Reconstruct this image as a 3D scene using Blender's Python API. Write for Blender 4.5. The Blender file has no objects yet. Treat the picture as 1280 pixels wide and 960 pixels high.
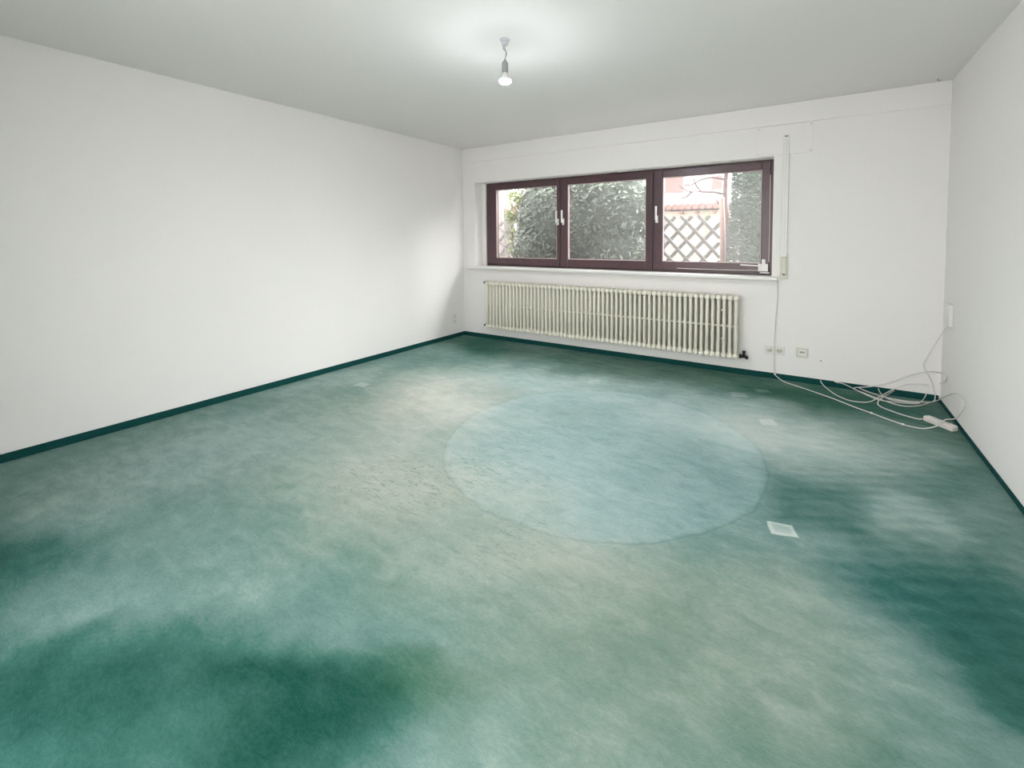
import bpy, math, random
from mathutils import Vector, Matrix
random.seed(7)
C = bpy.context.scene.collection
R = math.radians
sc = bpy.context.scene

# ------------------------------------------------------------------ camera
cd = bpy.data.cameras.new('camera')
cam = bpy.data.objects.new('camera', cd); C.objects.link(cam)
cd.sensor_width = 36.0
cd.lens = 560.476 / 1280 * 36.0
cd.shift_x = (640 - 672.4) / 1280
cd.shift_y = (324.95 - 480) / 1280
cd.clip_start = 0.02; cd.clip_end = 200
r_ = Vector((0.85055724, 0.52586216, -0.00462311))
u_ = Vector((-0.02084763, 0.0425017, 0.99887886))
w_ = Vector((-0.52546909, 0.84950726, -0.04711311))
m = Matrix((r_, u_, -w_)).transposed().to_4x4()
m.translation = Vector((3.96969, -4.54567, 1.27727))
cam.matrix_world = m
sc.camera = cam

# ------------------------------------------------------------------ world: bright overcast sky
SKY, SKY_GLOW = 7.3, 42.0
wd = bpy.data.worlds.new('overcast_sky'); sc.world = wd
wd.use_nodes = True
bg = wd.node_tree.nodes['Background']
bg.inputs['Color'].default_value = (1.0, 0.972, 0.965, 1)
# cloud cover thinner, so brighter, in the direction the garden window faces
wt = wd.node_tree
wtc = wt.nodes.new('ShaderNodeTexCoord')
wdot = wt.nodes.new('ShaderNodeVectorMath'); wdot.operation = 'DOT_PRODUCT'
wdot.inputs[1].default_value = Vector((.70, .55, .52)).normalized()
wt.links.new(wtc.outputs['Generated'], wdot.inputs[0])
wmx = wt.nodes.new('ShaderNodeMath'); wmx.operation = 'MAXIMUM'; wmx.inputs[1].default_value = 0
wt.links.new(wdot.outputs['Value'], wmx.inputs[0])
wpw = wt.nodes.new('ShaderNodeMath'); wpw.operation = 'POWER'; wpw.inputs[1].default_value = 9
wt.links.new(wmx.outputs[0], wpw.inputs[0])
wma = wt.nodes.new('ShaderNodeMath'); wma.operation = 'MULTIPLY_ADD'
wma.inputs[1].default_value = SKY_GLOW; wma.inputs[2].default_value = SKY
wt.links.new(wpw.outputs[0], wma.inputs[0]); wt.links.new(wma.outputs[0], bg.inputs['Strength'])

BULB_STRENGTH = 1500.0
sc.view_settings.view_transform = 'Standard'
sc.view_settings.look = 'None'
sc.view_settings.gamma = 1.0
sc.view_settings.use_curve_mapping = False
sc.view_settings.exposure = -0.09

W, H, Y0 = 4.818, 2.45, -4.75        # room width, height, near wall
WX0, WX1, WZ0, WZ1 = 0.20, 3.64, 0.925, 2.003    # window opening

# ------------------------------------------------------------------ helpers
def s2l(c):
    c = c / 255.0
    return c / 12.92 if c <= .04045 else ((c + .055) / 1.055) ** 2.4
def rgb(r, g, b): return (s2l(r), s2l(g), s2l(b), 1)

def mat(name, col, rough=.6, metal=0, noise=0, nscale=8, bump=0, bscale=200, spec=.5, emit=None, estr=0, sheen=0, trans=0):
    m = bpy.data.materials.new(name); m.use_nodes = True
    nt = m.node_tree; b = nt.nodes['Principled BSDF']
    b.inputs['Roughness'].default_value = rough
    b.inputs['Metallic'].default_value = metal
    b.inputs['Specular IOR Level'].default_value = spec
    if sheen: b.inputs['Sheen Weight'].default_value = sheen
    tc = nt.nodes.new('ShaderNodeTexCoord')
    nz = nt.nodes.new('ShaderNodeTexNoise'); nz.inputs['Scale'].default_value = nscale
    nz.inputs['Detail'].default_value = 4
    nt.links.new(tc.outputs['Object'], nz.inputs['Vector'])
    mx = nt.nodes.new('ShaderNodeMix'); mx.data_type = 'RGBA'
    k = 1 - noise
    mx.inputs[6].default_value = (col[0]*k, col[1]*k, col[2]*k, 1)
    mx.inputs[7].default_value = (min(1, col[0]*(1+noise)), min(1, col[1]*(1+noise)), min(1, col[2]*(1+noise)), 1)
    nt.links.new(nz.outputs['Fac'], mx.inputs[0])
    nt.links.new(mx.outputs[2], b.inputs['Base Color'])
    if bump:
        n2 = nt.nodes.new('ShaderNodeTexNoise'); n2.inputs['Scale'].default_value = bscale
        n2.inputs['Detail'].default_value = 3
        nt.links.new(tc.outputs['Object'], n2.inputs['Vector'])
        bp = nt.nodes.new('ShaderNodeBump'); bp.inputs['Strength'].default_value = bump
        bp.inputs['Distance'].default_value = .002
        nt.links.new(n2.outputs['Fac'], bp.inputs['Height'])
        nt.links.new(bp.outputs['Normal'], b.inputs['Normal'])
    if emit:
        b.inputs['Emission Color'].default_value = emit
        b.inputs['Emission Strength'].default_value = estr
    return m

class MB:
    def __init__(s): s.v = []; s.f = []; s.smooth = []
    def box(s, x0, x1, y0, y1, z0, z1, M=None):
        n = len(s.v)
        for x in (x0, x1):
            for y in (y0, y1):
                for z in (z0, z1):
                    p = Vector((x, y, z))
                    s.v.append(tuple(M @ p) if M else tuple(p))
        for q in ((0,1,3,2),(4,6,7,5),(0,4,5,1),(2,3,7,6),(0,2,6,4),(1,5,7,3)):
            s.f.append(tuple(n+i for i in q)); s.smooth.append(False)
        return s
    def tube(s, pts, r, seg=8, closed=False, cap=True, r1=None):
        pts = [Vector(p) for p in pts]; n0 = len(s.v); N = len(pts)
        prev = None
        for i, p in enumerate(pts):
            if closed: t = (pts[(i+1) % N] - pts[i-1])
            else: t = pts[min(i+1, N-1)] - pts[max(i-1, 0)]
            if t.length < 1e-9: t = Vector((0,0,1))
            t.normalize()
            if prev is None:
                a = Vector((0,0,1)) if abs(t.z) < .9 else Vector((1,0,0))
                nrm = t.cross(a).normalized()
            else:
                nrm = (prev - t*prev.dot(t))
                nrm = nrm.normalized() if nrm.length > 1e-6 else t.cross(Vector((1,0,.1))).normalized()
            prev = nrm; bn = t.cross(nrm)
            rr = r if r1 is None else r + (r1-r)*i/(N-1)
            for k in range(seg):
                a = 2*math.pi*k/seg
                s.v.append(tuple(p + nrm*math.cos(a)*rr + bn*math.sin(a)*rr))
        for i in range(N if closed else N-1):
            j = (i+1) % N
            for k in range(seg):
                l = (k+1) % seg
                s.f.append((n0+i*seg+k, n0+i*seg+l, n0+j*seg+l, n0+j*seg+k)); s.smooth.append(True)
        if cap and not closed:
            s.f.append(tuple(n0+k for k in reversed(range(seg)))); s.smooth.append(False)
            s.f.append(tuple(n0+(N-1)*seg+k for k in range(seg))); s.smooth.append(False)
        return s
    def ball(s, c, r, nu=12, nv=8):
        n = len(s.v)
        for i in range(1, nv):
            a = math.pi*i/nv
            for k in range(nu):
                b = 2*math.pi*k/nu
                s.v.append((c[0]+r[0]*math.sin(a)*math.cos(b), c[1]+r[1]*math.sin(a)*math.sin(b), c[2]+r[2]*math.cos(a)))
        t = len(s.v); s.v.append((c[0], c[1], c[2]+r[2])); s.v.append((c[0], c[1], c[2]-r[2]))
        for k in range(nu):
            l = (k+1) % nu
            s.f.append((t, n+k, n+l)); s.smooth.append(True)
            o = n+(nv-2)*nu
            s.f.append((t+1, o+l, o+k)); s.smooth.append(True)
            for i in range(nv-2):
                s.f.append((n+i*nu+k, n+(i+1)*nu+k, n+(i+1)*nu+l, n+i*nu+l)); s.smooth.append(True)
        return s
    def lathe(s, prof, c, seg=20, axis='z'):
        n = len(s.v)
        for (r, h) in prof:
            for k in range(seg):
                a = 2*math.pi*k/seg
                if axis == 'z': q = (c[0]+r*math.cos(a), c[1]+r*math.sin(a), c[2]+h)
                elif axis == 'y': q = (c[0]+r*math.cos(a), c[1]+h, c[2]+r*math.sin(a))
                else: q = (c[0]+h, c[1]+r*math.cos(a), c[2]+r*math.sin(a))
                s.v.append(q)
        for i in range(len(prof)-1):
            for k in range(seg):
                l = (k+1) % seg
                s.f.append((n+i*seg+k, n+i*seg+l, n+(i+1)*seg+l, n+(i+1)*seg+k)); s.smooth.append(True)
        s.f.append(tuple(n+k for k in range(seg))); s.smooth.append(False)
        s.f.append(tuple(n+(len(prof)-1)*seg+k for k in range(seg))); s.smooth.append(False)
        return s
    def quad(s, a, b, c, d, smooth=False):
        n = len(s.v); s.v += [tuple(a), tuple(b), tuple(c), tuple(d)]
        s.f.append((n, n+1, n+2, n+3)); s.smooth.append(smooth)
    def prism(s, poly, y0, y1):            # polygon in x,z extruded along y
        n = len(s.v); k = len(poly)
        for y in (y0, y1):
            for (x, z) in poly: s.v.append((x, y, z))
        s.f.append(tuple(n+i for i in range(k))); s.f.append(tuple(n+k+i for i in reversed(range(k))))
        s.smooth += [False, False]
        for i in range(k):
            j = (i+1) % k
            s.f.append((n+i, n+k+i, n+k+j, n+j)); s.smooth.append(False)
        return s
    def build(s, name, m, parent=None, bevel=0, fix=True):
        me = bpy.data.meshes.new(name)
        me.from_pydata(s.v, [], s.f)
        me.polygons.foreach_set('use_smooth', s.smooth)
        me.validate(); me.update()
        if fix:
            import bmesh
            b = bmesh.new(); b.from_mesh(me); bmesh.ops.recalc_face_normals(b, faces=b.faces); b.to_mesh(me); b.free()
        me.materials.append(m)
        o = bpy.data.objects.new(name, me); C.objects.link(o)
        if parent: o.parent = parent
        if bevel:
            bv = o.modifiers.new('bevel', 'BEVEL'); bv.width = bevel; bv.segments = 2; bv.limit_method = 'ANGLE'
        return o

def tag(o, label=None, cat=None, group=None, kind=None):
    if label: o['label'] = label
    if cat: o['category'] = cat
    if group: o['group'] = group
    if kind: o['kind'] = kind
    return o
def empty(name, loc=(0,0,0), rz=0):
    o = bpy.data.objects.new(name, None); C.objects.link(o)
    o.location = loc; o.rotation_euler = (0, 0, rz); o.empty_display_size = .05
    return o
def spline(pts, sub=6):
    P = [Vector(p) for p in pts]; out = []
    for i in range(len(P)-1):
        a = P[max(i-1, 0)]; b = P[i]; c = P[i+1]; d = P[min(i+2, len(P)-1)]
        for k in range(sub):
            t = k/sub
            out.append(.5*((2*b) + (c-a)*t + (2*a-5*b+4*c-d)*t*t + (3*b-a-3*c+d)*t**3))
    out.append(P[-1]); return out

# ------------------------------------------------------------------ materials
wall_m = mat('white_wall_paint', (.87, .845, .825), .9, noise=.012, nscale=3, bump=.25, bscale=260, spec=.2)
ceil_m = mat('white_ceiling_paint', (.83, .81, .795), .95, noise=.01, nscale=2, bump=.12, bscale=200, spec=.1)
trim_m = mat('white_gloss_paint', (.82, .82, .80), .45, noise=.01)
sill_m = mat('white_marble_sill', (.82, .80, .78), .3, noise=.03, nscale=6)
base_m = mat('dark_green_carpet_strip', (.008, .062, .057), .95, noise=.25, nscale=60, bump=.5, bscale=500, spec=.1)
wood_m = mat('dark_mahogany_wood', (.085, .043, .052), .3, noise=.25, nscale=14, bump=.08, bscale=60)
bead_m = mat('pale_glazing_seal', (.55, .44, .44), .5)
white_metal = mat('white_lacquered_metal', (.80, .78, .76), .35)
steel_m = mat('zinc_steel', (.62, .62, .60), .35, .8)
cream_m = mat('cream_radiator_enamel', (.80, .765, .66), .38, noise=.02)
dark_metal = mat('dark_brass_valve', (.035, .035, .03), .4, .6)
plastic_w = mat('white_plastic', (.78, .77, .74), .4)
beige_p = mat('yellowed_plastic', (.68, .66, .56), .45)
hole_m = mat('black_recess', (.02, .02, .02), .8)
cable_m = mat('white_pvc_cable', (.72, .70, .67), .45)
strip_m = mat('offwhite_power_strip_plastic', (.74, .69, .65), .45)
grey_p = mat('grey_plastic', (.30, .30, .32), .5)

def glass_mat():
    m = bpy.data.materials.new('window_glass'); m.use_nodes = True
    nt = m.node_tree; nt.nodes.clear()
    o = nt.nodes.new('ShaderNodeOutputMaterial')
    tr = nt.nodes.new('ShaderNodeBsdfTransparent'); tr.inputs[0].default_value = (.93, .94, .94, 1)
    gl = nt.nodes.new('ShaderNodeBsdfGlossy'); gl.inputs['Roughness'].default_value = .32
    fr = nt.nodes.new('ShaderNodeFresnel'); fr.inputs[0].default_value = 1.45
    ge = nt.nodes.new('ShaderNodeNewGeometry')      # same reflectance on both faces of the sheet
    mr = nt.nodes.new('ShaderNodeMapRange'); mr.inputs[3].default_value = 1.45; mr.inputs[4].default_value = 1/1.45
    nt.links.new(ge.outputs['Backfacing'], mr.inputs[0]); nt.links.new(mr.outputs[0], fr.inputs[0])
    di = nt.nodes.new('ShaderNodeBsdfTranslucent'); di.inputs[0].default_value = (.8, .8, .8, 1)
    m1 = nt.nodes.new('ShaderNodeMixShader'); m2 = nt.nodes.new('ShaderNodeMixShader')
    m1.inputs[0].default_value = .028          # thin film of dust on the panes
    nt.links.new(tr.outputs[0], m1.inputs[1]); nt.links.new(di.outputs[0], m1.inputs[2])
    nt.links.new(fr.outputs[0], m2.inputs[0]); nt.links.new(m1.outputs[0], m2.inputs[1]); nt.links.new(gl.outputs[0], m2.inputs[2])
    nt.links.new(m2.outputs[0], o.inputs[0])
    return m
glass_m = glass_mat()

# carpet: worn teal velour; procedural marks in floor metres, worn pile plus painted window and bulb sheen
def carpet_mat():
    m = bpy.data.materials.new('worn_teal_carpet'); m.use_nodes = True
    nt = m.node_tree; b = nt.nodes['Principled BSDF']; Ln = nt.links.new
    b.inputs['Roughness'].default_value = .95; b.inputs['Specular IOR Level'].default_value = .12
    geo = nt.nodes.new('ShaderNodeNewGeometry')
    def math_(op, a, c=None, clamp=False):
        n = nt.nodes.new('ShaderNodeMath'); n.operation = op; n.use_clamp = clamp
        for i, q in enumerate((a, c)):
            if q is None: continue
            if hasattr(q, 'links'): Ln(q, n.inputs[i])
            else: n.inputs[i].default_value = q
        return n.outputs[0]
    def noise(scale, det=4, vec=None, dist=0, sc3=None, rot=0, rough=.5):
        n = nt.nodes.new('ShaderNodeTexNoise'); n.inputs['Scale'].default_value = scale
        n.inputs['Detail'].default_value = det; n.inputs['Distortion'].default_value = dist
        n.inputs['Roughness'].default_value = rough
        v = vec or geo.outputs['Position']
        if sc3:
            mp = nt.nodes.new('ShaderNodeMapping'); mp.inputs['Scale'].default_value = sc3
            mp.inputs['Rotation'].default_value = (0, 0, rot); Ln(v, mp.inputs[0]); v = mp.outputs[0]
        Ln(v, n.inputs['Vector']); return n
    def warp(scale, amt):
        n = noise(scale, 3)
        s = nt.nodes.new('ShaderNodeVectorMath'); s.operation = 'SUBTRACT'; s.inputs[1].default_value = (.5, .5, .5)
        Ln(n.outputs['Color'], s.inputs[0])
        k = nt.nodes.new('ShaderNodeVectorMath'); k.operation = 'SCALE'; k.inputs['Scale'].default_value = amt
        Ln(s.outputs[0], k.inputs[0])
        a = nt.nodes.new('ShaderNodeVectorMath'); a.operation = 'ADD'
        Ln(geo.outputs['Position'], a.inputs[0]); Ln(k.outputs[0], a.inputs[1])
        fl = nt.nodes.new('ShaderNodeVectorMath'); fl.operation = 'MULTIPLY'; fl.inputs[1].default_value = (1, 1, 0)
        Ln(a.outputs[0], fl.inputs[0]); return fl.outputs[0]
    wide = warp(1.6, .9); fine = warp(5, .06)
    def local(x, y, rx, ry, rot, vec):
        mp = nt.nodes.new('ShaderNodeMapping'); mp.vector_type = 'TEXTURE'
        mp.inputs['Location'].default_value = (x, y, 0); mp.inputs['Rotation'].default_value = (0, 0, rot)
        mp.inputs['Scale'].default_value = (rx, ry, 1); Ln(vec, mp.inputs[0]); return mp.outputs[0]
    def ramp(v, lo, hi, a, c):
        r = nt.nodes.new('ShaderNodeMapRange'); r.interpolation_type = 'SMOOTHSTEP'
        r.inputs[1].default_value = lo; r.inputs[2].default_value = hi
        r.inputs[3].default_value = a; r.inputs[4].default_value = c
        Ln(v, r.inputs[0]); return r.outputs[0]
    def blob(x, y, rx, ry, rot, soft, amp, vec=None):
        v = local(x, y, rx, ry, rot, vec or wide)
        l = nt.nodes.new('ShaderNodeVectorMath'); l.operation = 'LENGTH'; Ln(v, l.inputs[0])
        return ramp(l.outputs['Value'], 1-soft, 1+soft*.6, amp, 0)
    def rect(x, y, hx, hy, rot, soft, amp, vec=None):
        v = local(x, y, 1, 1, rot, vec or fine)
        sx = nt.nodes.new('ShaderNodeSeparateXYZ'); Ln(v, sx.inputs[0])
        ax = math_('SUBTRACT', math_('ABSOLUTE', sx.outputs[0]), hx)
        ay = math_('SUBTRACT', math_('ABSOLUTE', sx.outputs[1]), hy)
        return ramp(math_('MAXIMUM', ax, ay), -soft, soft, amp, 0)
    wear_sheen = math_('MULTIPLY_ADD', noise(1.3, 6, dist=.6).outputs['Fac'], .30); wear_sheen.node.inputs[2].default_value = .335
    n2 = noise(5, 6, sc3=(1, 2.6, 1), rot=.5, dist=.5)
    wear_sheen = math_('ADD', wear_sheen, math_('MULTIPLY', math_('SUBTRACT', n2.outputs['Fac'], .5), .20))
    warm = math_('MULTIPLY', math_('SUBTRACT', noise(1.1, 3).outputs['Fac'], .5), .5)
    for (x, y, rx, ry, rot, soft, amp, wm) in WEAR_AND_SHEEN:
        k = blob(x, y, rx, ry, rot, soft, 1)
        wear_sheen = math_('ADD', wear_sheen, math_('MULTIPLY', k, amp))
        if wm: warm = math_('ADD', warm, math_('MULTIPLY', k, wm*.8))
    # round rug imprint with its pressed edge
    cx, cy, cr = 2.8314, -1.9921, .9503
    disc = blob(cx, cy, cr, cr, 0, .05, 1, fine)
    wear_sheen = math_('ADD', wear_sheen, math_('MULTIPLY', disc, .07))
    warm = math_('SUBTRACT', warm, math_('MULTIPLY', disc, .30))
    dl = nt.nodes.new('ShaderNodeVectorMath'); dl.operation = 'LENGTH'; Ln(local(cx, cy, cr, cr, 0, fine), dl.inputs[0])
    ring = ramp(math_('ABSOLUTE', math_('SUBTRACT', dl.outputs['Value'], 1.0)), 0.0, .014, 1, 0)
    wear_sheen = math_('SUBTRACT', wear_sheen, math_('MULTIPLY', ring, .06))
    # furniture imprints
    for (x, y, hx, hy, rot, soft, amp) in IMPRINTS:
        wear_sheen = math_('ADD', wear_sheen, rect(x, y, hx, hy, rot, soft, amp))
    # pile scuffs: short dark crumples in two places
    sn = noise(16, 3, sc3=(1, 4.5, 1), rot=.45, dist=1.2)
    sc_ = ramp(sn.outputs['Fac'], .56, .66, 0, 1)
    area = math_('ADD', blob(2.15, -2.85, .55, .32, .5, .8, 1), blob(2.9, -3.1, .2, .2, 0, .8, .7), True)
    area = math_('ADD', area, blob(2.7, -2.1, .7, .6, 0, .8, .35), True)
    wear_sheen = math_('SUBTRACT', wear_sheen, math_('MULTIPLY', math_('MULTIPLY', sc_, area), .18))
    # vacuum streaks on the right
    wv = nt.nodes.new('ShaderNodeTexWave'); wv.inputs['Scale'].default_value = 4.2; wv.inputs['Distortion'].default_value = 2.5
    wv.inputs['Detail'].default_value = 2
    mp = nt.nodes.new('ShaderNodeMapping'); mp.inputs['Rotation'].default_value = (0, 0, R(62)); Ln(geo.outputs['Position'], mp.inputs[0]); Ln(mp.outputs[0], wv.inputs[0])
    st = math_('MULTIPLY', math_('SUBTRACT', wv.outputs['Fac'],   .5), .05)
    wear_sheen = math_('ADD', wear_sheen, math_('MULTIPLY', st, blob(4.25, -2.0, .5, 1.0, 0, .8, 1)))
    # cloudy mottling and fine pile grain
    g = noise(10, 9, sc3=(1, 1.8, 1), rot=.5, rough=.68, dist=.8); wear_sheen = math_('ADD', wear_sheen, math_('MULTIPLY', math_('SUBTRACT', g.outputs['Fac'], .5), .26))
    g = noise(420, 2); wear_sheen = math_('ADD', wear_sheen, math_('MULTIPLY', math_('SUBTRACT', g.outputs['Fac'], .5), .22))
    g = noise(60, 4, sc3=(1, 2, 1), rot=.4); wear_sheen = math_('ADD', wear_sheen, math_('MULTIPLY', math_('SUBTRACT', g.outputs['Fac'], .5), .16), True)
    def cr_(fac, stops):
        c = nt.nodes.new('ShaderNodeValToRGB'); c.color_ramp.interpolation = 'LINEAR'
        e = c.color_ramp.elements
        e[0].position, e[0].color = stops[0]; e[1].position, e[1].color = stops[-1]
        for p, col in stops[1:-1]:
            k = e.new(p); k.color = col
        Ln(fac, c.inputs[0]); return c.outputs[0]
    cool = cr_(wear_sheen, [(0, rgb(10, 64, 60)), (.25, rgb(50, 101, 97)), (.5, rgb(109, 142, 140)), (.75, rgb(160, 184, 182)), (1, rgb(200, 212, 208))])
    warmc = cr_(wear_sheen, [(0, rgb(20, 72, 55)), (.25, rgb(68, 106, 90)), (.5, rgb(120, 141, 129)), (.75, rgb(166, 175, 164)), (1, rgb(208, 210, 200))])
    mx = nt.nodes.new('ShaderNodeMix'); mx.data_type = 'RGBA'
    Ln(math_("ADD", warm, .40, True), mx.inputs[0]); Ln(cool, mx.inputs[6]); Ln(warmc, mx.inputs[7])
    Ln(mx.outputs[2], b.inputs['Base Color'])
    bp = nt.nodes.new('ShaderNodeBump'); bp.inputs['Strength'].default_value = .35; bp.inputs['Distance'].default_value = .004
    gg = noise(300, 3); Ln(gg.outputs['Fac'], bp.inputs['Height']); Ln(bp.outputs['Normal'], b.inputs['Normal'])
    return m
WEAR_AND_SHEEN = [   # x, y, radius, radius, turn, softness, worn tone with painted sheen, warmth
    (2.31, -4.17, 0.68, 0.25, -2.78, 0.95, -0.24, 0.15),
    (1.24, -4.19, 0.51, 0.26, -2.90, 0.9, -0.28, 0),
    (2.82, -4.00, 0.28, 0.12, -2.75, 0.8, -0.22, 0.1),
    (2.95, -3.77, 0.30, 0.13, -2.68, 0.9, -0.2, 0.6),
    (1.44, -2.36, 1.14, 0.93, 2.26, 0.9, 0.2, 0.5),  # broad pale patch: worn pile with window and bulb sheen painted in
    (1.32, -1.80, 0.73, 0.50, 2.16, 0.9, 0.22, 0.3),  # core of the painted sheen, over partly worn pile
    (2.30, -3.02, 0.75, 0.45, -2.99, 0.9, 0.10, 0.7),
    (3.35, -3.07, 0.75, 0.31, -2.64, 0.9, 0.10, 0.7),
    (3.53, -3.38, 0.68, 0.25, -2.56, 0.9, 0.02, 0.5),
    (2.2, -4.46, 1.0, 0.36, -2.85, 0.9, -0.20, 0),
    (2.02, -4.02, 0.20, 0.09, -2.6, 0.9, 0.08, 0),
    (3.45, -1.25, 0.75, 0.45, -2.9, 0.9, 0.14, -0.2),
    (4.05, -3.20, 0.35, 0.16, -2.6, 0.9, -0.12, 0.2),
    (3.96, -1.22, 0.66, 0.48, -2.97, 0.9, 0.24, 0),
    (4.40, -1.97, 0.28, 0.11, -2.77, 0.9, 0.14, -0.2),
    (4.37, -2.42, 0.39, 0.24, -2.53, 0.8, -0.26, -0.3),
    (4.49, -2.72, 0.26, 0.16, 0.92, 0.8, -0.3, 0),
    (4.70, -1.39, 0.68, 0.18, 1.28, 0.9, -0.14, 0),
    (3.01, -0.04, 1.92, 0.63, -3.00, 0.9, -0.20, 0.5),
    (4.30, -0.55, 0.75, 0.42, 3.11, 0.9, -0.25, 0.4),
    (0.52, -0.32, 0.63, 0.39, 2.86, 0.9, -0.26, 0.3),
    (2.03, -1.04, 0.96, 0.41, -2.86, 0.9, 0.22, -0.3),
    (0.23, -1.98, 0.47, 0.24, -1.53, 0.9, 0.12, 0),
    (0.77, -3.34, 0.67, 0.54, -2.21, 0.9, 0.1, -0.1),
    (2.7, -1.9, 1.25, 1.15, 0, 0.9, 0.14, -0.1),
]
IMPRINTS = [  # x, y, half x, half y, turn, softness, wear
    (4.0, -2.06, .19, .22, .15, .09, -.20),
    (3.87, -2.36, .052, .045, .35, .004, .42),
    (3.87, -2.36, .034, .028, .35, .004, -.12),
    (3.72, -1.11, .05, .05, .4, .008, .26),
    (3.47, -.62, .06, .05, .4, .015, .12),
    (3.62, -.42, .05, .04, .4, .015, .16),
    (0.60, -2.05, .05, .05, .2, .015, .2),
    (2.32, -.92, .05, .05, .3, .012, .12),
]
carpet_m = carpet_mat()

# ------------------------------------------------------------------ room shell
T = .34
def struct(o): return tag(o, kind='structure')
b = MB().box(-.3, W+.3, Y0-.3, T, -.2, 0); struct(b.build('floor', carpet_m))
b = MB().box(-.3, W+.3, Y0-.3, T, H, H+.2); struct(b.build('ceiling', ceil_m))
b = MB().box(-.3, 0, Y0, T, 0, H); struct(b.build('wall_left', wall_m))
b = MB().box(W, W+.3, Y0, T, 0, H); struct(b.build('wall_right', wall_m))
def holed_wall(WX0, WX1, WZ0, WZ1):
    # one connected wall with a rectangular opening
    xs = [0, WX0, WX1, W]; zs = [0, WZ0, WZ1, H]
    b = MB(); idx = {}
    for y in (0, T):
        for i, x in enumerate(xs):
            for k, z in enumerate(zs):
                idx[(i, k, y)] = len(b.v); b.v.append((x, y, z))
    for i in range(3):
        for k in range(3):
            if (i, k) == (1, 1): continue
            for y in (0, T):
                q = [idx[(i, k, y)], idx[(i+1, k, y)], idx[(i+1, k+1, y)], idx[(i, k+1, y)]]
                b.f.append(tuple(q if y == 0 else q[::-1])); b.smooth.append(False)
    def band(a, c):
        b.f.append((idx[a+(0,)], idx[a+(T,)], idx[c+(T,)], idx[c+(0,)])); b.smooth.append(False)
    for a, c in (((1,1),(2,1)), ((2,1),(2,2)), ((2,2),(1,2)), ((1,2),(1,1)),
                 ((0,0),(1,0)), ((1,0),(2,0)), ((2,0),(3,0)), ((3,0),(3,1)), ((3,1),(3,2)), ((3,2),(3,3)),
                 ((3,3),(2,3)), ((2,3),(1,3)), ((1,3),(0,3)), ((0,3),(0,2)), ((0,2),(0,1)), ((0,1),(0,0))):
        band(a, c)
    return b
struct(holed_wall(WX0, WX1, WZ0, WZ1).build('wall_back', wall_m))
# unseen wall behind the camera; its glazing is added to let in sky fill
FWX0, FWX1, FWZ0, FWZ1 = 1.65, 4.6, .04, 2.25
b = holed_wall(FWX0, FWX1, FWZ0, FWZ1); b.v = [(x, y+Y0-T, z) for x, y, z in b.v]; struct(b.build('wall_front', wall_m))
w2 = struct(empty('added_fill_window', (0, Y0-.2, 0)))
b = MB()
b.box(FWX0, FWX1, -.03, .03, FWZ0, FWZ0+.05); b.box(FWX0, FWX1, -.03, .03, FWZ1-.05, FWZ1)
for x in (FWX0, 3.3, FWX1-.05): b.box(x, x+.05, -.03, .03, FWZ0+.05, FWZ1-.05)
b.build('frame', wood_m, w2)
MB().box(FWX0+.02, FWX1-.02, -.004, .004, FWZ0+.02, FWZ1-.02).build('pane', glass_m, w2)
# lintel board: the strip under the ceiling stands a few millimetres proud
b = MB().box(0, W, -.012, 0, 2.272, H); struct(b.build('trim_1', wall_m, bevel=.003))
# carpet skirting
b = MB().box(0, .012, Y0, 0, 0, .05); struct(b.build('baseboard_left', base_m, bevel=.002))
b = MB().box(W-.010, W, Y0, 0, 0, .026); struct(b.build('baseboard_right', base_m, bevel=.002))
b = MB().box(.012, W-.012, -.012, 0, 0, .05); struct(b.build('baseboard_back', base_m, bevel=.002))

# ------------------------------------------------------------------ window
win = struct(empty('window_1', (WX0, .15, WZ0)))
def wl(bld): # shift world coords into the window's local frame
    bld.v = [(x-WX0, y-.15, z-WZ0) for x, y, z in bld.v]; return bld
FX0, FX1, FZ0, FZ1 = .264, 3.64, .928, 2.003
# outer frame with two mullions
b = MB()
fr = .035
b.box(FX0, FX1, .165, .235, FZ0, FZ0+fr); b.box(FX0, FX1, .165, .235, FZ1-fr, FZ1)
b.box(FX0, FX0+fr, .165, .235, FZ0+fr, FZ1-fr); b.box(FX1-fr, FX1, .165, .235, FZ0+fr, FZ1-fr)
for x in (1.380, 2.505): b.box(x-.03, x+.03, .165, .235, FZ0+fr, FZ1-fr)
wl(b).build('frame', wood_m, win, bevel=.003)
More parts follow.
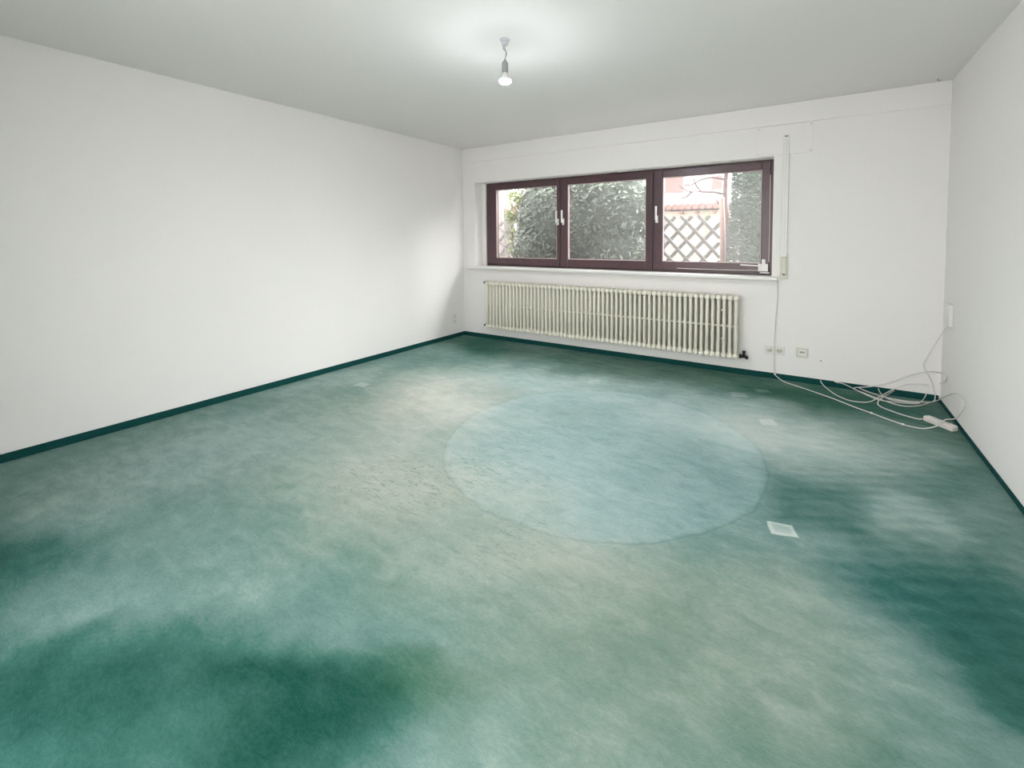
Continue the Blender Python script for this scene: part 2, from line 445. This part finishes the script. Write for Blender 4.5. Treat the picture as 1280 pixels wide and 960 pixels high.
# plastered cheek beside the frame
b = MB().box(WX0, FX0, .15, T-.02, WZ0, WZ1); wl(b).build('reveal_strip', wall_m, win)
sashes = [(.285, 1.372, .43, 1.335), (1.388, 2.497, 1.484, 2.424), (2.513, 3.605, 2.604, 3.535)]
handle_x = [1.352, 1.425, 2.545]
for i, (x0, x1, g0, g1) in enumerate(sashes):
    z0, z1, h0, h1 = .948, 1.985, 1.032, 1.910
    s = MB()
    s.box(x0, g0, .143, .205, z0, z1); s.box(g1, x1, .143, .205, z0, z1)
    s.box(g0, g1, .143, .205, z0, h0); s.box(g0, g1, .143, .205, h1, z1)
    so = wl(s).build('sash', wood_m, win, bevel=.004)
    bd = MB(); w = .007
    bd.box(g0, g0+w, .150, .172, h0, h1); bd.box(g1-w, g1, .150, .172, h0, h1)
    bd.box(g0+w, g1-w, .150, .172, h0, h0+w*1.3); bd.box(g0+w, g1-w, .150, .172, h1-w, h1)
    wl(bd).build('glazing_bead', bead_m, so)
    p = MB().box(g0+.001, g1-.001, .176, .182, h0+.001, h1-.001)
    wl(p).build('pane', glass_m, so)
    hx = handle_x[i]
    hd = MB()
    hd.box(hx-.014, hx+.014, .135, .143, 1.44, 1.515)      # rose
    hd.tube([(hx, .143, 1.475), (hx, .105, 1.475)], .009, 10)
    hd.tube([(hx, .105, 1.468), (hx, .102, 1.50), (hx, .102, 1.56), (hx, .105, 1.612)], .011, 10)
    ho = wl(hd).build('handle', white_metal, so, bevel=.001); ho['label'] = 'white lever handle'
# tilt and turn fittings on the right-hand sash
h = MB()
h.box(3.515, 3.598, .136, .142, .962, 1.032); h.box(3.545, 3.575, .134, .142, 1.032, 1.075)
h.tube([(3.556, .132, 1.0), (3.556, .138, 1.0)], .013, 12)
h.tube([(3.535, .130, 1.012), (3.47, .128, 1.016), (3.36, .128, 1.019)], .0065, 8)
h.tube([(3.55, .133, .972), (3.4, .131, .968), (3.0, .131, .967), (2.76, .131, .969)], .003, 6)
h.box(3.53, 3.61, .132, .142, .944, .955)
o = wl(h).build('tilt_hinge', white_metal, win, bevel=.001); o['label'] = 'white metal tilt hinge with long stay arm'
h = MB().box(3.601, 3.609, .137, .145, 1.05, 1.86); wl(h).build('seal_rail', bead_m, win)
h = MB().tube([(2.02, .14, 2.0), (2.11, .14, 2.0)], .012, 10); wl(h).build('top_catch', wood_m, win)
# stone sill
b = MB().box(.125, 3.687, -.095, 0, .900, .927); b.box(WX0, WX1, 0, .17, .898, .926)
b.v = [(x-WX0, y-.15, z-WZ0) for x, y, z in b.v]; o = b.build('window_sill', sill_m, win, bevel=.004)
b = MB().box(WX0-.05, WX1+.05, .2, T+.06, .86, .905); wl(b).build('outer_sill', steel_m, win)

# ------------------------------------------------------------------ shutter cover, strap guide, winder
t = tag(empty('shutter_access_panel', (3.715, 0, 2.14)), 'thin white painted access panel with corner screws above the right end of the window', 'panel')
b = MB().box(3.497-3.715, 3.932-3.715, -.011, 0, 2.012-2.14, 2.266-2.14); b.build('cover', wall_m, t, bevel=.002)
for sx in (-.203, .203):
    for sz in (-.112, .11):
        MB().lathe([(.006, 0), (.0055, -.0015), (.003, -.002)], (sx, -.011, sz), 10, 'y').build('screw', steel_m, t)
t = tag(empty('shutter_strap_guide', (3.735, 0, 1.11)), 'tall narrow white strap channel running up the wall right of the window', 'strap guide')
b = MB().box(-.024, .024, -.018, -.006, .0, 1.07); b.build('channel', trim_m, t, bevel=.004)
MB().box(-.012, .012, -.0195, -.012, 1.052, 1.060).build('strap_slot', hole_m, t)
MB().box(-.009, .009, -.0205, -.016, .0, 1.045).build('strap', plastic_w, t)
t = tag(empty('strap_winder', (3.735, 0, .90)), 'small yellowed plastic shutter strap winder at the right end of the window sill', 'strap winder')
MB().box(-.028, .034, -.012, 0, .01, .235).build('plate', beige_p, t, bevel=.004)
b = MB(); pr = [(-.018, .04), (.02, .04), (.02, .2), (-.018, .2)]
b.box(-.016, .020, -.034, -.012, .055, .205); b.build('reel_cover', beige_p, t, bevel=.008)
MB().box(-.008, .012, -.0355, -.030, .047, .054).build('slot', hole_m, t)

# ------------------------------------------------------------------ radiator
RX0, RX1, RZ0, RZ1, RY = .470, 3.392, .168, .748, -.098
t = tag(empty('column_radiator', ((RX0+RX1)/2, RY, 0)), 'long cream tubular column radiator hung on the wall below the window', 'radiator')
cx = (RX0+RX1)/2
nsec = 58; pitch = (RX1-RX0)/nsec
s = MB()
d = .040; r = .0145
path = []
za, zb = RZ0+.018, RZ1-.018
for (yy, zz) in [(-d, za+.025), (-d, zb-.025), (-d*.8, zb-.006), (-d*.4, zb), (d*.4, zb), (d*.8, zb-.006), (d, zb-.025), (d, za+.025), (d*.8, za+.006), (d*.4, za), (-d*.4, za), (-d*.8, za+.006)]:
    path.append((0, yy, zz))
s.tube(path, r, 8, closed=True)
for q_ in (-d/3, d/3): s.tube([(0, q_, za), (0, q_, zb)], r*.9, 8)
for zz in (RZ0+.022, RZ1-.022):
    hv = MB().lathe([(.012, -.0615), (.020, -.059), (.0240, -.052), (.0250, -.042), (.0250, .042), (.0240, .052), (.020, .059), (.012, .0615)], (0, 0, 0), 14, 'y')
    n = len(s.v); s.v += [(x*1.0, y, z+zz) for x, y, z in hv.v]; s.f += [tuple(n+i for i in f) for f in hv.f]; s.smooth += hv.smooth
    s.tube([(-pitch*.5, 0, zz), (pitch*.5, 0, zz)], .017, 10)
s.tube([(-pitch*.5, -.022, .462), (pitch*.5, -.022, .462)], .012, 8)
sec = s.build('section', cream_m, t)
sec.location = (RX0+pitch*.5-cx, 0, 0)
for k in range(1, nsec):
    c = sec.copy(); C.objects.link(c); c.parent = t; c.location = (RX0+pitch*(k+.5)-cx, 0, 0)
b = MB(); b.box(RX0+.3-cx, RX1-.03-cx, .058, .066, .445, .475)
b.build('rear_rail', cream_m, t)
for xx in (1.865, 3.245):
    b = MB(); b.box(xx-cx-.006, xx-cx+.006, .055, .098, .30, .66); b.box(xx-cx-.01, xx-cx+.01, -.02, .06, .60, .615); b.box(xx-cx-.01, xx-cx+.01, -.02, .06, .33, .345)
    b.build('wall_bracket', steel_m, t)
def valve(x, z, dr, big=False):
    b = MB()
    b.lathe([(.012, 0), (.016, .004), (.016, .014), (.011, .018), (.011, .034), (.004, .040)] if not big else [(.014, 0), (.02, .004), (.02, .018), (.013, .022), (.013, .05)], (0, 0, 0), 12, 'x')
    if dr < 0: b.v = [(-a, y_, z_) for a, y_, z_ in b.v]
    if big:
        b.tube([(.04, 0, 0), (.04, .0, .04)], .012, 10); b.tube([(.04, 0, 0), (.045, .03, -.01), (.045, .085, -.012)], .010, 10)
        b.tube([(.04, 0, .04), (.04, 0, .052)], .016, 10); b.ball((.062, 0, -.006), (.017, .017, .017))
    k_ = 1 if big else 1.45
    b.v = [(x-cx+a*k_, y_*k_, z+z_*k_) for a, y_, z_ in b.v]
    o = b.build('valve', dark_metal, t); o['label'] = 'black metal valve'
valve(RX0-.002, .728, -1); valve(RX0-.002, .187, -1); valve(RX1+.002, .190, 1, True)
MB().tube([(RX0-cx-.02, 0, .728), (RX0-cx-.045, .03, .722), (RX0-cx-.06, .098, .72)], .006, 8).build('pipe', steel_m, t)

# ------------------------------------------------------------------ sockets and small wall fittings
def schuko(b, x, z, y=-.008, rr=.021):
    b.lathe([(rr, 0), (rr, -.003), (rr-.003, -.003), (rr-.003, 0)], (x, y, z), 20, 'y')
t = tag(empty('double_socket', (3.675, 0, .262)), 'white double power socket behind the hanging cable right of the radiator', 'socket')
MB().box(-.082, .082, -.010, 0, -.041, .041).build('face_plate', plastic_w, t, bevel=.003)
for sx in (-.04, .04):
    b = MB(); b.box(sx-.033, sx+.033, -.013, -.010, -.033, .033); o = b.build('insert', plastic_w, t, bevel=.001)
    b = MB(); b.lathe([(.021, 0), (.021, -.0008), (.001, -.0008)], (sx, -.0128, 0), 20, 'y'); b.build('recess', beige_p, o)
    for q in (-.0095, .0095):
        MB().lathe([(.0032, 0), (.0032, -.001)], (sx+q, -.0136, 0), 10, 'y').build('pin_hole', hole_m, o)
t = tag(empty('telephone_socket', (3.890, 0, .266)), 'single square yellowed telephone socket with three slots low on the window wall', 'socket')
MB().box(-.045, .045, -.014, 0, -.040, .040).build('face_plate', beige_p, t, bevel=.003)
o = MB().box(-.028, .028, -.019, -.014, -.025, .025).build('insert', plastic_w, t, bevel=.002)
for q in (-.013, 0, .013):
    MB().box(q-.0035, q+.0035, -.0197, -.0188, -.002, .012).build('slot', hole_m, o)
t = tag(empty('wall_socket', (0, -.20, .245)), 'flush white power socket low on the left wall near the far corner', 'socket')
MB().box(0, .010, -.040, .040, -.07, .07).build('face_plate', plastic_w, t, bevel=.003)
for q in (-.034, .034):
    MB().lathe([(.021, 0), (.021, .0006)], (.010, 0, q), 20, 'x').build('recess', beige_p, t)
    for e in (-.0095, .0095):
        MB().lathe([(.003, 0), (.003, .001)], (.0107, e, q), 8, 'x').build('pin_hole', grey_p, t)
t = tag(empty('junction_box', (W, -.20, .71)), 'narrow upright white cable box on the right wall beside the corner', 'junction box')
MB().box(-.022, 0, -.085, .065, -.08, .08).build('body', plastic_w, t, bevel=.005)
MB().box(-.025, -.022, -.078, .058, -.073, .073).build('lid', plastic_w, t, bevel=.002)
tag(MB().lathe([(.0055, 0), (.006, -.003), (.003, -.004)], (4.031, 0, .212), 10, 'y').build('wall_plug', grey_p), 'tiny grey wall plug in the wall right of the telephone socket', 'wall plug')
tag(MB().tube([(W-.10, -.10, H), (W-.10, -.10, H-.014), (W-.09, -.10, H-.02), (W-.08, -.10, H-.012)], .003, 6).build('ceiling_hook', grey_p), 'tiny dark hook in the ceiling near the far right corner', 'hook')

# ------------------------------------------------------------------ cables
def cable(b, pts, r=.0038, sub=6): b.tube(spline(pts, sub), r, 7)
CAB = {
'A1': [(3.695, -.03, .905), (3.692, -0.012, 0.86), (3.692, -0.014, 0.753), (3.687, -0.012, 0.661), (3.681, -0.012, 0.55), (3.676, -0.02, 0.406), (3.676, -0.026, 0.279), (3.676, -0.022, 0.167), (3.681, -0.02, 0.072), (3.682, -0.02, 0.043), (3.713, -0.022, 0.016), (3.757, -0.074, 0.005), (3.827, -0.132, 0.005), (3.893, -0.178, 0.005), (4.019, -0.274, 0.005), (4.135, -0.372, 0.005), (4.241, -0.479, 0.005), (4.34, -0.562, 0.005), (4.422, -0.638, 0.005), (4.501, -0.698, 0.005), (4.563, -0.717, 0.005), (4.618, -0.706, 0.006), (4.69, -0.670, 0.030), (4.735, -0.60, 0.052), (4.785, -0.565, 0.056), (4.792, -0.598, 0.080), (4.795, -0.700, 0.153), (4.798, -0.745, 0.207), (4.798, -0.712, 0.233), (4.798, -0.618, 0.233), (4.797, -0.50, 0.213), (4.793, -0.333, 0.148), (4.785, -0.12, 0.045), (4.751, -0.077, 0.010), (4.696, -0.156, 0.006), (4.645, -0.22, 0.006), (4.577, -0.269, 0.006), (4.526, -0.267, 0.006), (4.475, -0.246, 0.010), (4.424, -0.215, 0.014), (4.386, -0.157, 0.010), (4.335, -0.079, 0.006), (4.291, -0.042, 0.010), (4.266, -0.025, 0.018), (4.292, -0.02, 0.029), (4.35, -0.018, 0.042), (4.419, -0.016, 0.063), (4.487, -0.012, 0.095), (4.552, -0.012, 0.134), (4.617, -0.012, 0.176), (4.67, -0.012, 0.205), (4.722, -0.012, 0.223), (4.765, -0.016, 0.234), (4.797, -0.107, 0.252), (4.800, -0.22, 0.270), (4.800, -0.27, 0.262), (4.800, -0.22, 0.219), (4.795, -0.093, 0.167)],
'B': [(4.032, -0.022, 0.049), (4.04, -0.024, 0.027), (4.07, -0.072, 0.006), (4.128, -0.228, 0.006), (4.172, -0.295, 0.006), (4.227, -0.343, 0.006), (4.305, -0.335, 0.006), (4.352, -0.294, 0.006), (4.39, -0.232, 0.010), (4.446, -0.107, 0.016), (4.5, -0.03, 0.034), (4.554, -0.02, 0.075), (4.608, -0.014, 0.104), (4.661, -0.012, 0.12), (4.745, -0.014, 0.124)],
'C': [(4.149, -0.02, 0.053), (4.207, -0.02, 0.039), (4.268, -0.024, 0.014), (4.323, -0.086, 0.006), (4.384, -0.177, 0.006), (4.424, -0.215, 0.006), (4.49, -0.211, 0.006), (4.555, -0.198, 0.006), (4.62, -0.18, 0.006), (4.667, -0.144, 0.006), (4.709, -0.04, 0.008), (4.727, -0.02, 0.038), (4.731, -0.02, 0.058)],
'D': [(4.431, -0.022, 0.045), (4.443, -0.025, 0.016), (4.46, -0.085, 0.006), (4.496, -0.155, 0.006), (4.558, -0.179, 0.012), (4.632, -0.169, 0.012), (4.69, -.11, .01)],
'F': [(4.796, -0.258, 0.632), (4.797, -0.163, 0.588), (4.797, -0.037, 0.518), (4.768, -0.014, 0.437), (4.734, -0.012, 0.35), (4.712, -0.012, 0.291), (4.712, -0.012, 0.264), (4.727, -0.013, 0.225), (4.744, -0.014, 0.19), (4.764, -0.018, 0.148), (4.775, -0.020, 0.102), (4.783, -0.022, 0.055), (4.78, -0.028, 0.016), (4.745, -0.088, 0.012), (4.66, -.13, .012), (4.58, -.16, .014), (4.46, -.13, .012), (4.36, -.04, .012), (4.30, -.03, .03)],
}
t = tag(empty('extension_cable', (3.695, -.02, .9)), 'long white cable hanging from the window sill and running over carpet to the power strip', 'cable')
def rel(b, o): b.v = [(x-o.location.x, y-o.location.y, z-o.location.z) for x, y, z in b.v]; return b
b = MB(); cable(b, CAB['A1']); rel(b, t).build('cord', cable_m, t)
for q in [(3.683, -.02, .046), (4.34, -.562, .006), (4.501, -.698, .006)]:
    rel(MB().ball(q, (.010, .008, .007)), t).build('joint', plastic_w, t)
t = tag(empty('looped_cable', (4.03, -.02, .05)), 'white cable forming the leftmost loop on the carpet before rising across the window wall', 'cable')
b = MB(); cable(b, CAB['B']); rel(b, t).build('cord', cable_m, t)
t = tag(empty('aerial_cable', (4.149, -.02, .05)), 'white cable with a small plug at the skirting, crossing the loops towards the corner', 'cable')
b = MB(); cable(b, CAB['C'], .0036); rel(b, t).build('cord', cable_m, t)
rel(MB().tube([(4.135, -.02, .056), (4.165, -.021, .049)], .008, 10), t).build('plug', plastic_w, t)
t = tag(empty('short_cable', (4.431, -.02, .045)), 'short white cable curled on the carpet at the middle of the cable tangle', 'cable')
b = MB(); cable(b, CAB['D'], .0036); rel(b, t).build('cord', cable_m, t)
t = tag(empty('box_cable', (4.796, -.258, .632)), 'grey white cable hanging from the junction box down into the corner tangle', 'cable')
b = MB(); cable(b, CAB['F']); rel(b, t).build('cord', cable_m, t)

# power strip
ang = math.atan2(-.135, .12)
t = tag(empty('power_strip', (4.712, -.590, .001), ang), 'white multi-way power strip lying on the carpet against the right wall', 'power strip')
bo = MB().box(-.095, .095, -.025, .025, 0, .038).build('body', strip_m, t, bevel=.008)
for q in (-.055, 0, .055):
    MB().lathe([(.019, 0), (.019, .0012), (.016, .0012), (.016, .0002)], (q, 0, .038), 20).build('socket_outlet', plastic_w, t)
    for e in (-.008, .008):
        MB().lathe([(.0028, 0), (.0028, .0008)], (q, e, .0385), 8).build('pin_hole', hole_m, t)
b = MB(); cable(b, [(4.651, -.522, .015), (4.639, -0.525, 0.012), (4.608, -0.528, 0.006), (4.573, -0.515, 0.006), (4.519, -0.485, 0.006), (4.464, -0.437, 0.006), (4.418, -0.385, 0.006), (4.401, -0.325, 0.006), (4.413, -0.249, 0.012), (4.447, -0.152, 0.014), (4.5, -0.024, 0.014), (4.533, -0.024, 0.045)])
inv = (Matrix.Translation(t.location) @ Matrix.Rotation(ang, 4, 'Z')).inverted()
b.v = [tuple(inv @ Vector(v)) for v in b.v]; b.build('cord', cable_m, t)

# ------------------------------------------------------------------ ceiling bulb
rose_m = mat('dull_white_plastic', (.55, .55, .58), .5)
BX, BY = 2.391, -2.352
t = tag(empty('ceiling_bulb', (BX, BY, H)), 'lit bare bulb in a grey lampholder hanging from the ceiling on short wires', 'lamp')
b = MB(); b.lathe([(.030, 0), (.030, -.004), (.026, -.010), (.012, -.012)], (0, 0, 0), 20); b.build('ceiling_rose', rose_m, t)
b = MB(); b.box(-.018, .018, -.012, .012, -.034, -.012); b.build('terminal_block', rose_m, t, bevel=.003)
b = MB()
b.tube(spline([(-.008, 0, -.03), (-.014, .004, -.05), (.004, .006, -.07), (.012, 0, -.09), (.002, 0, -.108), (0, 0, -.125)]), .0026, 6)
b.tube(spline([(.010, 0, -.03), (.002, -.006, -.052), (.010, -.006, -.068), (.006, 0, -.09), (.001, 0, -.108), (0, 0, -.125)]), .0022, 6)
b.build('wires', grey_p, t)
b = MB(); b.lathe([(.004, -.112), (.007, -.122), (.018, -.136), (.019, -.185), (.017, -.192)], (0, 0, 0), 20); b.build('lampholder', grey_p, t)
bulb_m = mat('glowing_bulb_glass', (.9, .9, .9), .3, emit=(.90, .95, 1.0, 1), estr=BULB_STRENGTH)
b = MB(); b.lathe([(.0135, -.186), (.0135, -.200), (.020, -.215), (.033, -.232), (.0335, -.239)], (0, 0, 0), 24); b.build('bulb_base', plastic_w, t)
b = MB(); b.lathe([(.034, -.2385), (.0332, -.2415), (.0305, -.2465), (.0255, -.2515), (.018, -.2555), (.010, -.2580), (.003, -.2588)], (0, 0, 0), 28); b.build('bulb', bulb_m, t)

# ------------------------------------------------------------------ outside
soil_m = mat('garden_soil', (.22, .20, .15), .95, noise=.4, nscale=4)
ground = MB().box(-25, 20, T+.0, 40, .55, .72); struct(ground.build('ground', soil_m))
bounce_ground_m = mat('pale_bounce_ground', (.45, .44, .42), .9, noise=.2, nscale=3)
struct(MB().box(-15, 20, Y0-25, Y0-T, -.2, -.02).build('bounce_ground', bounce_ground_m))  # unseen ground added to steer skylight bouncing up to the ceiling
fence_w = mat('weathered_fence_timber', (.15, .14, .135), .8, noise=.3, nscale=12)
pale_wood = mat('pale_pinkish_timber', (.30, .19, .16), .8, noise=.2, nscale=10)
bark_m = mat('brown_bark', (.12, .07, .065), .9, noise=.3, nscale=30)
leafd = mat('glossy_dark_leaf', (.17, .21, .165), .32, noise=.4, nscale=9, spec=.6)
leafy = mat('yellow_green_leaf', (.27, .33, .12), .45, noise=.3, nscale=9)
leafc = mat('grey_green_conifer_needles', (.09, .13, .095), .7, noise=.4, nscale=14)
render_m = mat('cream_house_render', (.34, .30, .25), .9, noise=.03)
render_w = mat('white_house_render', (.26, .235, .23), .9, noise=.03)
tile_m = mat('pink_red_clay_tiles', (.22, .13, .12), .7, noise=.35, nscale=12)
roofp_m = mat('pale_sheet_roof', (.82, .84, .86), .4, noise=.04)
shut_m = mat('brown_timber_shutter', (.16, .08, .07), .7, noise=.2)

# lattice fence: crossed half-round slats and posts
FY = 1.60
t = tag(empty('lattice_fence', (.9, FY, .72)), 'low crossed timber lattice fence standing behind the shrub outside the window', 'fence')
b = MB()
P, top, bot = .222, 1.55, .76
hh = top-bot; k = P/.245
n0 = int((-1.1-hh*k)/P); n1 = int(3.2/P)+1
for i in range(n0-2, n1+6):
    for sgn in (1, -1):
        xb = i*P + .06; xt = xb + sgn*hh*k
        # clip to the fence run
        lo, hi = -1.25, 2.93
        a0, a1 = 0, 1
        for tt in range(41):
            pass
        def inside(u): return lo <= xb+(xt-xb)*u <= hi
        us = [u/60 for u in range(61) if inside(u/60)]
        if not us: continue
        u0, u1 = us[0], us[-1]
        if u1-u0 < .05: continue
        p0 = Vector((xb+(xt-xb)*u0, FY+(.012 if sgn > 0 else -.012), bot+hh*u0)); p1 = Vector((xb+(xt-xb)*u1, p0.y, bot+hh*u1))
        if u1 > .98: p1 += (p1-p0).normalized()*.03
        dirv = (p1-p0).normalized(); side = Vector((-dirv.z, 0, dirv.x))*.025; dy = Vector((0, .009, 0))
        n = len(b.v)
        for p in (p0, p1):
            for q in (side+dy, -side+dy, -side*.6-dy, side*.6-dy): b.v.append(tuple(p+q))
        for q in ((0,1,2,3),(7,6,5,4),(0,4,5,1),(1,5,6,2),(2,6,7,3),(3,7,4,0)): b.f.append(tuple(n+a for a in q)); b.smooth.append(False)
rel(b, t).build('lattice', fence_w, t)
for x in (-1.2, -.36, 1.3):
    b = MB().box(x-.045, x+.045, FY+.025, FY+.11, .7, 1.58); rel(b, t).build('post', fence_w, t, bevel=.01)
tag(MB().tube([(2.985, 1.45, .7), (2.982, 1.46, 1.2), (2.962, 1.47, 1.78)], .032, 10).build('fence_stake', pale_wood), 'pinkish round timber stake at the right end of the lattice fence', 'stake')

def leaf(b, c, n, up, L, Wd):
    n = n.normalized(); side = n.cross(up)
    if side.length < 1e-3: side = n.cross(Vector((1, .2, 0)))
    side.normalize(); d = side.cross(n).normalized()
    k = len(b.v)
    fold = n*Wd*.25
    for p in (c - d*L*.5, c + side*Wd*.5 + fold, c + d*L*.5, c - side*Wd*.5 + fold): b.v.append(tuple(p))
    b.f.append((k, k+1, k+2)); b.f.append((k, k+2, k+3)); b.smooth += [True, True]
def rv(): return Vector((random.gauss(0, 1), random.gauss(0, 1), random.gauss(0, 1))).normalized()
# big laurel-like shrub
t = tag(empty('evergreen_shrub', (1.15, 1.0, .72)), 'large dense dark evergreen shrub filling the middle window pane', 'shrub')
b = MB()
lobes = [((1.05, 1.0, 1.40), (.80, .36, .84)), ((1.74, .98, 1.66), (.54, .34, .62)), ((.66, 1.02, 1.68), (.48, .32, .52)), ((1.72, 1.0, 1.1), (.54, .36, .45)), ((.62, 1.0, 1.15), (.46, .34, .45)), ((1.35, 1.0, 1.9), (.55, .3, .35))]
for (c, rd) in lobes:
    vol = rd[0]*rd[2]
    for i in range(int(5200*vol)):
        n = rv()
        if n.y > .5: continue
        f = 1 - abs(random.gauss(0, .10)); p = Vector((c[0]+rd[0]*n.x*f, c[1]+rd[1]*n.y*f, c[2]+rd[2]*n.z*f))
        if p.z < .74: continue
        leaf(b, p, (n*.8+rv()*.8+Vector((0, 0, .4))), rv(), random.uniform(.06, .105), random.uniform(.024, .04))
rel(b, t).build('foliage', leafd, t, fix=False)
b = MB()
for (c, rd) in lobes: b.ball(c, (rd[0]*.84, rd[1]*.84, rd[2]*.84), 20, 14)
core_m = mat('inner_shrub_twigs', (.11, .13, .11), .9, noise=.6, nscale=40)
b.v = [(x+random.uniform(-.02, .02), y+random.uniform(-.02, .02), max(.74, z+random.uniform(-.02, .02))) for x, y, z in b.v]
rel(b, t).build('inner_branches', core_m, t)
b = MB()
for q in ((1.0, .9), (1.15, 1.05), (1.3, 1.0)): b.tube([(q[0], q[1], .7), (q[0]+.02, q[1], 1.0)], .03, 8, r1=.02)
rel(b, t).build('trunk', bark_m, t)
# lighter sprig at its left
t = tag(empty('yellow_green_bush', (.02, 1.25, .72)), 'yellow green leafy bush peeping out left of the dark shrub', 'bush')
b = MB()
for (c, rd, num) in [((.28, .80, 1.88), (.14, .10, .16), 110), ((.17, .85, 1.62), (.10, .09, .14), 100), ((.18, .85, 1.3), (.07, .08, .3), 35)]:
    for i in range(num):
        n = rv(); f = random.uniform(.3, 1); leaf(b, Vector((c[0]+rd[0]*n.x*f, c[1]+rd[1]*n.y*f, c[2]+rd[2]*n.z*f)), n+rv(), rv(), .07, .035)
rel(b, t).build('foliage', leafy, t, fix=False)
b = MB().tube([(.2, .95, .7), (.17, .9, 1.2), (.16, .86, 1.6), (.27, .82, 1.98)], .012, 6, r1=.004); rel(b, t).build('stem', bark_m, t)
# conifer at the right
t = tag(empty('conifer_hedge', (3.45, 1.35, .72)), 'tall grey green conifer seen at the right edge of the right-hand pane', 'conifer')
b = MB()
for i in range(11000):
    a = random.uniform(0, 2*math.pi); z = random.uniform(.75, 2.9); rr = .40*(1.06-.12*(z-.75)) * (1-abs(random.gauss(0, .12)))
    n = Vector((math.cos(a), math.sin(a), .25)); p = Vector((3.46+rr*n.x, 1.35+rr*n.y*.8, z))
    k = (n+rv()*.35); k.normalize()
    leaf(b, p, rv()*.6+Vector((0, -.4, .5)), k, .085, .013)
    if i % 3 == 0: leaf(b, p, rv(), k, .07, .02)
rel(b, t).build('foliage', leafc, t, fix=False)
b = MB().lathe([(.27, .04), (.27, 1.0), (.20, 2.15)], (3.46, 1.35, .72), 16); rel(b, t).build('inner_branches', mat('inner_conifer_twigs', (.05, .07, .05), .9, noise=.6, nscale=50), t)
# bare young tree
t = tag(empty('bare_tree', (2.93, 1.95, .72)), 'thin bare tree with leafless branches left of the conifer', 'tree')
b = MB().tube(spline([(2.95, 1.95, .7), (2.96, 1.95, 1.2), (2.955, 1.95, 1.55), (2.925, 1.95, 1.8), (2.935, 1.95, 2.2), (2.95, 1.95, 2.7)]), .036, 8, r1=.026); rel(b, t).build('trunk', bark_m, t)
for pts in ([(2.93, 1.95, 1.86), (2.78, 1.92, 1.90), (2.62, 1.9, 1.91), (2.45, 1.9, 1.93), (2.32, 1.9, 2.02)],
            [(2.93, 1.95, 2.06), (2.76, 1.95, 2.10), (2.60, 1.95, 2.08), (2.48, 1.95, 2.02), (2.38, 1.95, 2.03)],
            [(2.62, 1.92, 1.91), (2.55, 1.95, 2.0), (2.5, 1.95, 2.12)],
            [(2.50, 1.9, 1.92), (2.42, 1.9, 1.85), (2.36, 1.9, 1.84)],
            [(2.95, 1.95, 1.65), (2.85, 1.95, 1.74), (2.80, 1.95, 1.82)]):
    b = MB().tube(spline(pts), .017, 6, r1=.009); rel(b, t).build('branch', bark_m, t)

# tiled garden building straight behind the fence
t = tag(empty('tiled_outbuilding', (1.2, 8, .72)), 'low cream outbuilding with a wavy clay tile eave behind the lattice fence', 'building')
b = MB().box(.42, 2.05, 8.0, 11, .72, 2.02); rel(b, t).build('wall', render_m, t)
b = MB()
for i in range(10):
    x = .36+i*.175
    b.tube([(x, 7.82, 2.12), (x, 8.7, 2.28)], .085, 8)
b.box(.3, 2.1, 7.9, 8.8, 2.05, 2.12)
rel(b, t).build('tile_roof', tile_m, t)
for x in (.86, 1.26, 1.70):
    rel(MB().box(x-.04, x+.04, 7.84, 8.0, 1.93, 2.0), t).build('rafter_end', shut_m, t)
rel(MB().box(1.42, 1.56, 7.97, 8.0, 1.3, 1.98), t).build('window', mat('dull_green_shutter', (.25, .27, .18), .7), t)
# taller house behind
t = tag(empty('far_house', (2, 12.5, .72)), 'far house with a pale sheet roof, brick chimney and skylight', 'house')
b = MB().box(-1.5, 5, 12.5, 16, .72, 2.6); rel(b, t).build('wall', render_w, t)
b = MB(); M = Matrix.Translation((1.75, 12.2, 2.55)) @ Matrix.Rotation(R(38), 4, 'X'); b.box(-3.4, 3.6, 0, 3.6, 0, .08, M); rel(b, t).build('roof', roofp_m, t)
b = MB().box(-.95, -.25, 12.6, 13.1, 2.8, 3.65); rel(b, t).build('chimney', tile_m, t)
b = MB().box(.75, 1.1, 12.6, 13.0, 2.9, 3.5); rel(b, t).build('vent_stack', tile_m, t)
b = MB(); b.box(-1.3, -.5, .3, .9, .08, .12, M); rel(b, t).build('skylight', grey_p, t)
# gabled house to the left
t = tag(empty('gabled_house', (-4, 7, .72)), 'white gabled house with sloping clay tile roof seen through the left-hand pane', 'house')
b = MB().prism([(-6.5, .72), (-2.3, .72), (-2.3, 3.0), (-3.4, 3.1), (-4.5, 2.2), (-6.5, 2.2)], 7.4, 10); rel(b, t).build('wall', render_w, t)
b = MB().prism([(-4.15, 2.02), (-4.05, 1.95), (-1.8, 4.05), (-1.9, 4.15)], 6.8, 10)
for i in range(16):
    y = 6.85+i*.2
    b.tube([(-4.08, y, 2.07), (-1.85, y, 4.16)], .06, 6)
rel(b, t).build('roof', tile_m, t)
b = MB().box(-6.5, -4.40, 6.9, 7.4, .72, 4.2); rel(b, t).build('side_wing', render_w, t)
rel(MB().tube([(-4.36, 6.86, .72), (-4.36, 6.86, 4.2)], .04, 8), t).build('downpipe', steel_m, t)
